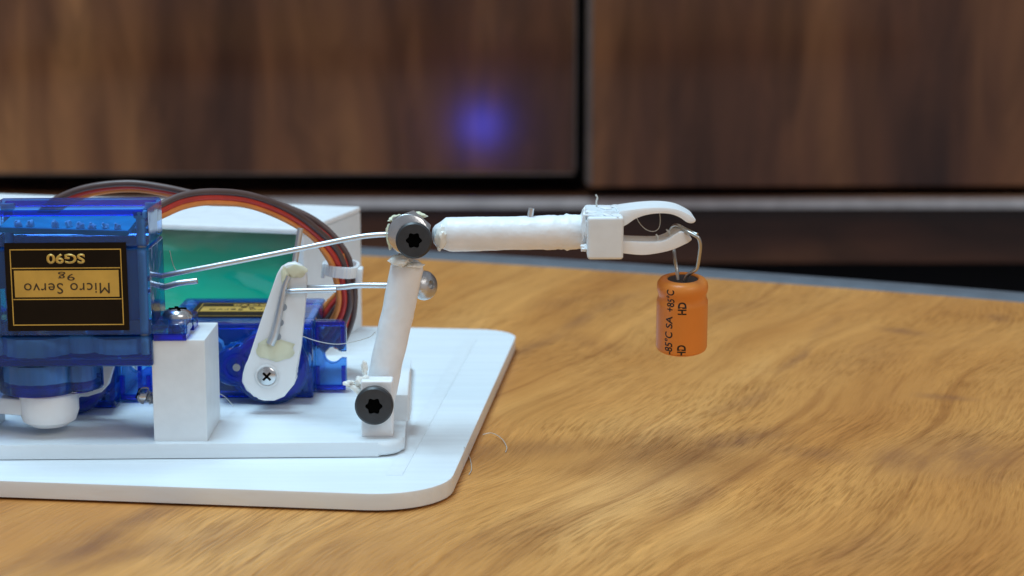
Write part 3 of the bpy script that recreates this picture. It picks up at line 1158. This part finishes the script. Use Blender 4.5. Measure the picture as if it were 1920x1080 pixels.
def servo(M, label, side, detail=True, ):
    """local frame: x along the case, z towards the output shaft, y through its thickness"""
    org = M @ Vector((0, 0, 0))
    t = thing('micro_servo', label, 'servo motor', org, 'small blue servo motors of the arm')
    # middle case: open shell made of thin walls would hide nothing, so one closed clear shell
    bm = BM()
    box(bm, (-HL, -TH, 5.4), (HL, TH, 17.2), 0.35, M)
    finish('case', bm, 'blue_clear', t)
    bm = BM()
    box(bm, (-HL, -TH, 0), (HL, TH, 5.25), 0.45, M)
    capo = finish('end_cap', bm, 'blue_clear', t)
    bm = BM()
    box(bm, (-HL + 0.7, -TH + 0.25, 0.35), (HL - 0.7, -TH + 1.1, 1.15), 0.15, M)
    box(bm, (-HL + 0.7, TH - 1.1, 0.35), (HL - 0.7, TH - 0.25, 1.15), 0.15, M)
    finish('cap_rim', bm, 'blue_thick', capo)
    bm = BM()
    box(bm, (-HL, -TH, 17.35), (HL, TH, 21.5), 0.35, M)
    gc = finish('gear_cover', bm, 'blue_clear', t)
    bm = BM()
    for lo, hi in (((-HL + 0.1, -TH + 0.1, 20.55), (HL - 0.1, -TH + 0.9, 21.35)), ((-HL + 0.1, TH - 0.9, 20.55), (HL - 0.1, TH - 0.1, 21.35)), ((-HL + 0.1, -TH + 1.0, 20.55), (-HL + 0.9, TH - 1.0, 21.35)), ((HL - 0.9, -TH + 1.0, 20.55), (HL - 0.1, TH - 1.0, 21.35))):
        box(bm, lo, hi, 0.1, M)
    finish('cover_rim', bm, 'blue_thick', gc)
    # tower
    bm = BM()
    prism(bm, tower_outline(), 'z', 21.55, 25.6, 0.45, M, 3)
    tw = finish('gear_tower', bm, 'blue_clear', t)
    bm = BM()
    lathe(bm, [(4.3, 25.62), (5.0, 25.62), (5.0, 25.85), (4.3, 25.85), (4.3, 25.62)], 44, M @ Matrix.Translation(Vector((AX, 0, 0))))
    lathe(bm, [(1.5, 25.62), (2.0, 25.62), (2.0, 25.95), (1.5, 25.95), (1.5, 25.62)], 32, M @ Matrix.Translation(Vector((0.4, 0, 0))))
    prism(bm, tower_outline(-0.25), 'z', 24.6, 25.3, 0.1, M, 2)
    finish('tower_rim', bm, 'blue_thick', tw)
    bm = BM()
    lathe(bm, [(0, 25.9), (0.55, 25.9), (0.55, 24.0), (0, 24.0)], 20, M @ Matrix.Translation(Vector((0.4, 0, 0))))
    finish('gear_pin', bm, 'motor_steel', tw)
    # mounting tabs with an open screw slot
    for s in (-1, 1):
        x0 = HL + 0.02
        x1 = HL + 4.6
        hb = TH - 0.35
        cx = HL + 2.55
        rh = 1.35
        outl = [(x0, -hb), (x1 - 0.6, -hb), (x1, -hb + 0.6), (x1, -0.55)]
        for k in range(25):
            a = R(-22 - (316) * k / 24)
            outl.append((cx + rh * math.cos(a), rh * math.sin(a)))
        outl += [(x1, 0.55), (x1, hb - 0.6), (x1 - 0.6, hb), (x0, hb)]
        bm = BM()
        prism(bm, [(s * p[0], p[1]) for p in outl], 'z', 15.9, 17.15, 0.12, M, 2)
        tb = finish('mounting_tab', bm, 'blue_clear', t)
        bm = BM()
        fr = [(x0 + 0.1, hb - 0.75), (x1 - 0.1, hb - 0.75), (x1 - 0.1, hb - 0.05), (x0 + 0.1, hb - 0.05)]
        for sy in (-1, 1):
            prism(bm, [(s * p[0], sy * p[1]) for p in fr], 'z', 17.17, 18.1, 0.1, M, 2)
            for xx in (x0 + 0.02, x1 - 0.72):
                q = [(xx, 1.6), (xx + 0.6, 1.6), (xx + 0.6, hb - 0.8), (xx, hb - 0.8)]
                prism(bm, [(s * p[0], sy * p[1]) for p in q], 'z', 17.17, 18.0, 0.08, M, 2)
        finish('tab_rim', bm, 'blue_thick', tb)
    # insides: motor, gears, board, long screws
    bm = BM()
    prism(bm, [(x * 0.98, max(-4.9, min(4.9, y))) for x, y in circle(-3.8, 0, 5.6, n=40)[:-1]], 'z', 5.9, 15.6, 0.3, M)
    finish('motor', bm, 'motor_dark', t)
    bm = BM()
    prism(bm, [(1.4, -4.4), (10.2, -4.4), (10.2, 4.4), (1.4, 4.4)], 'z', 5.9, 11.0, 0.2, M)
    finish('potentiometer', bm, 'motor_dark', t)
    bm = BM()
    for (gx, gy, gr, z0, z1) in ((AX, 0, 4.9, 21.7, 24.2), (0.4, 0.0, 2.5, 22.0, 24.3), (-6.0, 0.2, 4.0, 18.2, 20.3), (AX, 0, 5.0, 17.9, 20.4), (-0.6, 0, 2.2, 17.8, 20.4)):
        prism(bm, [(gx + gr * (1 + (0.018 if (k // 2) % 2 else -0.018)) * math.cos(R(k * 5)), gy + gr * (1 + (0.018 if (k // 2) % 2 else -0.018)) * math.sin(R(k * 5))) for k in range(72)], 'z', z0, z1, 0.0, M)
    finish('gears', bm, 'gear_white', t)
    bm = BM()
    MBd = M @ Matrix.Translation(Vector((0.4, 0, 2.9))) @ Matrix.Rotation(R(2), 4, 'Y') @ Matrix.Rotation(R(-5), 4, 'X')
    box(bm, (-8.6, -4.6, -0.35), (8.6, 4.6, 0.35), 0.05, MBd)
    bd = finish('circuit_board', bm, 'board_teal', t)
    bm = BM()
    rs = random.Random(3)
    for i in range(9):
        xx = -7.0 + 1.65 * i
        if i in (6,):
            continue
        blob(bm, (xx, -3.4 + rs.uniform(-0.4, 0.4), -0.55), rs.uniform(0.35, 0.6), 0.55, rs.uniform(0.45, 0.85), 0.4, i, 2, MBd)
        tube(bm, [(xx, -3.5, -0.4), (xx + 0.2, -3.9, -1.2)], 0.16, 8, MBd)
    finish('solder_joints', bm, 'solder', bd)
    for sx in (-1, 1):
        for sy in (-1, 1):
            bm = BM()
            MS = M @ Matrix.Translation(Vector((sx * (HL - 1.15), sy * (TH - 1.2), 0)))
            lathe(bm, [(0, 0.6), (0.95, 0.6), (1.0, 0.75), (0.9, 1.5), (0.62, 1.6), (0.62, 20.0), (0, 20.2)], 18, MS)
            finish('case_screw', bm, 'solder', t)
    # label stuck on one broad face
    ML = M @ (Matrix(((1, 0, 0, 0), (0, 0, -1, 0), (0, 1, 0, 0), (0, 0, 0, 1))) if side < 0 else Matrix(((-1, 0, 0, 0), (0, 0, 1, 0), (0, 1, 0, 0), (0, 0, 0, 1))))
    # in ML: x across, y towards the shaft, z outwards
    bm = BM()
    box(bm, (-8.1, 4.6, TH + 0.005), (8.1, 16.5, TH + 0.09), 0.02, ML)
    lb = finish('label', bm, 'label_black', t)
    zt_ = TH + 0.09
    bm = BM()
    def bar(x0, x1, y0, y1, h=0.03):
        box(bm, (x0, y0, zt_), (x1, y1, zt_ + h), 0, ML)
    lw = 0.13
    bar(-7.4, 7.4, 5.45, 5.45 + lw)
    bar(-7.4, 7.4, 15.75 - lw, 15.75)
    bar(-7.4, -7.4 + lw, 5.6, 15.6)
    bar(7.4 - lw, 7.4, 5.6, 15.6)
    bar(-7.2, 7.2, 7.95, 7.95 + lw)
    bar(-7.2, 7.2, 12.15, 12.15 + lw)
    bar(-6.95, 6.95, 8.32, 11.92)
    finish('gold_print', bm, 'label_gold', lb, smooth=False)
    mtext('SG90', 5.1, 1.35, ML @ Matrix.Translation(Vector((0, 6.75, zt_))), 'label_gold', lb, 0.03)
    mtext('Micro Servo', 11.4, 1.45, ML @ Matrix.Translation(Vector((0, 10.75, zt_ + 0.03))), 'label_ink', lb, 0.0, 1.1)
    mtext('9g', 2.2, 1.2, ML @ Matrix.Translation(Vector((0, 9.1, zt_ + 0.03))), 'label_ink', lb, 0.0, 1.1)
    # output spline
    bm = BM()
    lathe(bm, [(0, 25.6), (2.3, 25.6), (2.3, 28.6), (0, 28.6)], 24, M @ Matrix.Translation(Vector((AX, 0, 0))))
    finish('output_shaft', bm, 'gear_white', t)
    return t


flipY = Matrix(((-1, 0, 0, 0), (0, 1, 0, 0), (0, 0, -1, 0), (0, 0, 0, 1)))
M1 = Matrix.Translation(Vector((-59.3, 262 + TH, 36.5))) @ Matrix.Rotation(R(-0.4), 4, 'Y') @ flipY
layY = Matrix(((1, 0, 0, 0), (0, 0, -1, 0), (0, 1, 0, 0), (0, 0, 0, 1)))
M2 = Matrix.Translation(Vector((-40.4, 309.6, Z2 + TH + 0.02))) @ layY
M3 = Matrix.Translation(Vector((-68.4, 303.2, Z2 + TH + 0.02))) @ layY
servo(M1, 'upright clear blue servo with black and gold label, shaft downwards, nearest the camera', -1)
servo(M2, 'clear blue servo lying on the plate with the cream horn on its front', 1)
servo(M3, 'clear blue servo mostly hidden behind the upright servo', 1)

# horn on the upright servo: thick white hub with an arm that runs out of the frame
hub = thing('servo_hub', 'thick white hub under the upright blue servo', 'servo horn', M1 @ Vector((AX, 0, 30)))
bm = BM()
HM = M1 @ Matrix.Translation(Vector((AX - 0.9, 0, 0)))
hp = []
for (r_, h) in ((0, 25.95), (3.9, 25.95), (4.05, 26.2), (4.05, 28.7), (3.6, 30.0), (2.4, 30.75), (0, 30.8)):
    hp.append((r_, h))
lathe(bm, hp, 28, HM)
hb_ = finish('hub', bm, 'white_nylon', hub, angle=25)
bm = BM()
AM = HM @ Matrix.Rotation(R(12), 4, 'Z')
prism(bm, [(-1, -3.3), (11.5, -2.2), (12.6, 0), (11.5, 2.2), (-1, 3.3)], 'z', 26.6, 29.0, 0.4, AM)
finish('arm', bm, 'white_nylon', hub)

# ------------------------------------------------------------------ horn of the lying servo
YH = 277.6
horn = thing('servo_horn', 'cream servo horn with a glued wire slot and cross-head screw', 'servo horn', at(500, 748, YH))
op = [(453, 716), (455, 700), (462, 682), (470, 660), (488, 604), (505, 555), (519, 514), (526, 502), (538, 495), (551, 493), (563, 498), (572, 508), (575, 522), (574, 545), (569, 600), (564, 650), (558, 690), (553, 702), (556, 710), (551, 722), (543, 731), (533, 744), (514, 752), (494, 752), (484, 749), (478, 741), (462, 733)]
pl = []
for p in op:
    q = at(p[0], p[1], YH)
    pl.append((q.x, q.z))
bm = BM()
prism(bm, pl, 'y', YH, YH + 1.7, 0.25, segs=3)
ho = finish('arm', bm, 'white_nylon', horn, angle=45)
bm = BM()
hc = at(500, 706, YH)
lathe(bm, [(0, -2.6), (3.4, -2.6), (3.5, -1.68), (0, -1.68)], 36, frame((hc.x, YH, hc.z), (0, -1, 0)))
finish('collar', bm, 'white_nylon', horn)
# raised slot walls and the wire in the slot
bm = BM()
slot = [(541, 517), (534, 537), (527, 570), (520, 605), (514, 630), (507, 645)]
tube(bm, catmull([at(p[0], p[1], YH - 0.05) for p in slot], 5), [0.36 + 0.012 * i for i in range(26)], 12)
finish('slot_wire', bm, 'aluminium_wire', horn)
for px, py in ((531, 576), (525, 605), (520, 631)):
    bm = BM()
    c = at(px, py, YH - 0.02)
    lathe(bm, [(0, 0), (0.40, 0), (0.46, 0.03), (0.54, 0.03), (0.54, -0.6), (0, -0.6)], 20, frame(c, (0, -1, 0)))
    finish('hole', bm, 'hole_grey', horn)
bm = BM()
c = at(517, 656, YH)
blob(bm, c, 2.7, 0.13, 1.6, 0.25, 3)
blob(bm, at(535, 522, YH), 0.55, 0.3, 1.7, 0.3, 6)
blob(bm, at(553, 509, YH), 1.5, 0.14, 1.0, 0.3, 7)
finish('glue', bm, 'glue', horn)
bm = BM()
SM = frame(at(500.5, 705.5, YH - 0.02), (0, -1, 0))
lathe(bm, [(0, -0.5), (1.35, -0.5), (1.35, 0.02), (1.15, 0.16), (0, 0.22)], 32, SM)
scr = finish('screw', bm, 'steel', horn)
bm = BM()
for a in (45, 135):
    box(bm, (-0.75, -0.16, 0.12), (0.75, 0.16, 0.26), 0.02, SM @ Matrix.Rotation(R(a), 4, 'Z'))
finish('cross_slot', bm, 'socket_black', scr)
bm = BM()
lathe(bm, [(1.38, -0.3), (1.38, 0.10), (1.55, 0.16), (1.75, 0.05), (1.75, -0.3), (1.38, -0.3)], 32, SM)
finish('screw_seat', bm, 'white_nylon', horn)

# horn of the hidden servo
YH3 = 274.0
horn3 = thing('servo_horn', 'white servo horn half hidden below the upright blue servo', 'servo horn', at(130, 745, YH3))
bm = BM()
o3 = [(92, 700), (96, 722), (110, 738), (135, 745), (165, 744), (190, 736), (203, 722), (212, 690), (220, 640), (226, 560), (200, 540), (170, 545), (140, 620), (105, 680)]
prism(bm, [(at(p[0], p[1], YH3 + 0.4).x, at(p[0], p[1], YH3 + 0.4).z) for p in o3], 'y', YH3 + 0.4, YH3 + 2.0, 0.25, segs=3)
finish('arm', bm, 'white_nylon', horn3)
c3 = M3 @ Vector((AX, 0, 27))
bm = BM()
lathe(bm, [(0, -1.2), (3.2, -1.2), (3.2, 0.0), (0, 0.0)], 30, frame((c3.x, YH3 + 2.02, c3.z), (0, -1, 0)))
finish('collar', bm, 'white_nylon', horn3)

# ------------------------------------------------------------------ push rods
bm = BM()
tube(bm, catmull([at(218, 560, 273.4), at(226, 540, 272.9), at(250, 529, 272.6), at(313, 515.5, 271.4), at(430, 493, 270.5), at(560, 467, 270.3), at(640, 450.5, 270.3), at(690, 442, 270.3), at(745, 438.5, 270.6)], 8), 0.37, 14)
up = finish('push_rod', bm, 'aluminium_wire', None)
tag(up, 'upper bent aluminium rod running from the blue servo to the elbow', 'push rod', 'aluminium push rods of the arm')
bm = BM()
tube(bm, catmull([at(240, 548, 274.6), at(280, 545, 274.0), at(313, 537, 273.2), at(335, 531, 273.0), at(370, 526.5, 273.0)], 6), 0.42, 14)
wr = finish('wire_end', bm, 'aluminium_wire', None)
tag(wr, 'short folded-back wire end just below the upper rod', 'wire', None)
bm = BM()
tube(bm, catmull([at(541, 546, YH + 1.5), at(541, 546, YH - 0.2), at(545, 546, YH - 0.75), at(556, 545.5, YH - 0.85), at(590, 544.5, YH - 0.85), at(630, 543.5, YH - 0.85)], 6), 0.36, 12)
tube(bm, catmull([at(541, 538, YH + 2.9), at(560, 539.5, YH + 2.6), at(600, 539, YH + 0.6), at(640, 538.5, YH - 0.6), at(668, 535.5, YH - 1.2), at(700, 535, YH - 1.8), at(735, 535, YH - 1.8), at(790, 533, YH - 1.6)], 6), 0.40, 12)
lo = finish('push_rod', bm, 'aluminium_wire', None)
tag(lo, 'lower aluminium rod hooked through the cream horn and running to the link', 'push rod', 'aluminium push rods of the arm')
bm = BM()
tube(bm, catmull([at(563.5, 428, YH + 2.6), at(559, 455, YH + 2.5), at(554, 485, YH + 2.4), at(551, 515, YH + 2.3)], 5), 0.42, 12)
tag(finish('wire_pin', bm, 'aluminium_wire', None), 'upright cut wire standing behind the top of the cream horn', 'wire')


# small cross-head screws
def small_screw(c, direction, label, rad=2.1, length=7.0):
    t = thing('pan_screw', label, 'screw', c, 'small steel mounting screws')
    M = frame(c, direction)
    bm = BM()
    lathe(bm, [(0, -0.2), (rad, -0.2), (rad + 0.05, 0.1), (rad * 0.9, 0.65), (rad * 0.6, 1.0), (0, 1.12)], 32, M)
    h = finish('head', bm, 'steel', t)
    bm = BM()
    for a in (20, 110):
        box(bm, (-rad * 0.6, -0.22, 0.75), (rad * 0.6, 0.22, 1.16), 0.02, M @ Matrix.Rotation(R(a), 4, 'Z'))
    finish('cross_slot', bm, 'socket_black', h)
    bm = BM()
    pr = [(0, -0.15)]
    for i in range(int((length - 0.4) / 0.35)):
        pr.append((1.0 if i % 2 == 0 else 0.72, -0.3 - 0.35 * i))
    pr.append((0, -length))
    lathe(bm, pr, 18, M)
    finish('shank', bm, 'steel', t)


q = M1 @ Vector((-(HL + 2.55), 0, 15.7))
small_screw(q, (0.05, 0, 1), 'steel screw lying in the tab of the upright servo above the post', 2.0)
small_screw(at(272, 742, 270), (-0.9, -0.1, 0.35), 'small steel screw sticking out low on the left side of the square post', 1.2, 3.5)

# ------------------------------------------------------------------ wires
def ribbon(path, label, name, order, rad=0.50, gap=0.84, group='three-core servo leads'):
    """three round cores side by side; path points carry the direction in which the cores are stacked"""
    pts = catmull([p[0] for p in path], 7)
    offs = catmull([p[1] for p in path], 7)
    t = thing(name, label, 'servo lead', path[-1][0], group)
    for i, col in enumerate(order):
        bm = BM()
        tube(bm, [p + o.normalized() * gap * (i - 1) for p, o in zip(pts, offs)], rad, 12)
        finish(col[0], bm, col[1], t, angle=80)
    return t


CORES = [('orange_core', 'wire_orange'), ('red_core', 'wire_red'), ('brown_core', 'wire_brown')]


def V(*a):
    return Vector(a)


# lead of the upright servo: leaves its back, arches to the right and drops through the tie
pA = [(at(262, 412, 277), V(-0.5, -0.3, 0.8)), (at(300, 395, 279), V(-0.4, -0.5, 0.8)), (at(345, 376, 282), V(-0.25, -0.35, 0.85)), (at(400, 369, 285), V(0, -0.35, 0.85)), (at(470, 376, 289), V(0.2, -0.35, 0.85)),
      (at(540, 403, 293), V(0.5, -0.3, 0.75)), (at(595, 441, 297), V(0.7, -0.5, 0.5)), (at(627, 482, 299), V(0.85, 0.3, 0.35)), (at(640, 520, 300), V(1, 0.2, 0.1)), (at(646, 560, 301), V(1, 0.1, -0.1)), (at(640, 590, 302), V(0.95, 0.1, -0.25)), (at(622, 622, 304), V(0.8, 0.1, -0.5)), (at(590, 660, 307), V(0.6, 0.1, -0.7))]
ribbon(pA, 'brown, red and orange servo lead arching right from the upright servo into the tie', 'servo_lead', CORES)
# lead of the hidden servo: high arch behind the first
pB = [(at(60, 440, 304), V(-0.6, 0.1, 0.75)), (at(95, 392, 304), V(-0.6, -0.5, 0.75)), (at(140, 366, 304), V(-0.4, -0.7, 0.7)), (at(190, 353, 304), V(-0.1, -0.8, 0.7)), (at(250, 349, 304), V(0.05, -0.8, 0.65)), (at(310, 357, 304), V(0.2, -0.8, 0.65)), (at(380, 372, 304), V(0.1, -0.6, 0.7)), (at(460, 376, 304), V(0.15, -0.5, 0.8)),
      (at(545, 400, 304), V(0.5, -0.4, 0.7)), (at(604, 436, 304), V(0.7, 0.3, 0.55)), (at(640, 480, 304), V(0.85, 0.3, 0.3)), (at(652, 520, 304), V(1, 0.3, 0.1)), (at(655, 560, 305), V(1, 0.2, -0.1)), (at(650, 600, 306), V(1, 0.2, -0.2)), (at(630, 650, 309), V(0.8, 0.2, -0.5))]
ribbon(pB, 'brown, red and orange servo lead arching highest behind the upright servo', 'servo_lead', CORES)
# short lead of the lying servo
pC = [(at(590, 607, 306), V(0.2, 0.5, 0.8)), (at(608, 592, 306), V(-0.4, 0.5, 0.7)), (at(622, 574, 306), V(-0.5, 0.6, 0.6)), (at(637, 556, 305.5), V(-0.4, 0.8, 0.4)), (at(645, 535, 304), V(0, 1, 0.2)), (at(643, 510, 303), V(0.2, 1, 0.1)), (at(636, 480, 303), V(0.3, 1, 0.2))]
ribbon(pC, 'short brown, red and orange lead rising from the end of the lying servo', 'servo_lead', [('brown_core', 'wire_brown'), ('red_core', 'wire_red'), ('orange_core', 'wire_orange')], 0.5, 0.85)

# cable tie
tie = thing('cable_tie', 'translucent ribbed cable tie round the servo leads', 'cable tie', at(642, 515, 300.5))
TM = frame(at(641, 503, 301.5), (0.10, -0.05, 1.0), (1, 0, 0))
bm = BM()
n = 64
rings = []
for k in range(n):
    a = 2 * math.pi * k / n
    ca, sa = math.cos(a), math.sin(a)
    ex_ = 2.15 * (abs(ca) ** 0.6) * (1 if ca > 0 else -1)
    ey_ = 2.85 * (abs(sa) ** 0.8) * (1 if sa > 0 else -1)
    g = 0.10 if k % 2 else 0.0
    ring = []
    for (o_, z_) in ((0.0, -0.85), (0.42 + g, -0.85), (0.42 + g, 0.85), (0.0, 0.85)):
        nrm = Vector((ca, sa, 0))
        ring.append(bm.verts.new(TM @ (Vector((ex_, ey_, z_)) + nrm * o_)))
    rings.append(ring)
for k in range(n):
    a, b = rings[k], rings[(k + 1) % n]
    for i in range(4):
        j = (i + 1) % 4
        bm.faces.new((a[i], a[j], b[j], b[i]))
finish('band', bm, 'tie_nylon', tie, angle=20)
bm = BM()
box(bm, (2.3, -1.9, -2.5), (3.3, 0.4, 0.6), 0.25, TM)
finish('tie_head', bm, 'tie_nylon', tie)
bm = BM()
box(bm, (-3.0, -1.2, -1.6), (-2.45, 0.9, 0.7), 0.15, TM)
finish('tie_tail', bm, 'tie_nylon', tie)


# ------------------------------------------------------------------ stray glue strings and fibres
def strand(pts, rad, label, name='glue_string', cat='glue string', group='fine glue strings'):
    bm = BM()
    tube(bm, catmull(pts, 6), rad, 6)
    return tag(finish(name, bm, 'fibre', None), label, cat, group)


strand([at(560, 628, 276.5), at(600, 641, 275), at(640, 645, 273), at(690, 633, 270), at(704, 622, 268.4)], 0.06, 'fine glue string from the cream horn across the lying servo to the link')
strand([at(408, 736, 275.5), at(424, 746, 277), at(438, 762, 280)], 0.05, 'fine glue string at the right foot of the square post')
strand([at(318, 470, 274.5), at(326, 500, 275), at(338, 515, 275)], 0.05, 'fine glue string left of the upper rod by the green film')
strand([on(905, 815, 0.25), on(922, 812, 0.5), on(940, 822, 0.4), on(950, 838, 0.2), on(948, 848, 0.15)], 0.055, 'curled pale fibre lying on the wood right of the base plate', 'loose_fibre', 'fibre', 'loose fibres on the table')
strand([on(870, 838, 2.9), on(876, 848, 0.6), on(882, 862, 0.2), on(884, 880, 0.15), on(879, 890, 0.15)], 0.055, 'pale fibre hanging over the right edge of the base plate', 'loose_fibre', 'fibre', 'loose fibres on the table')
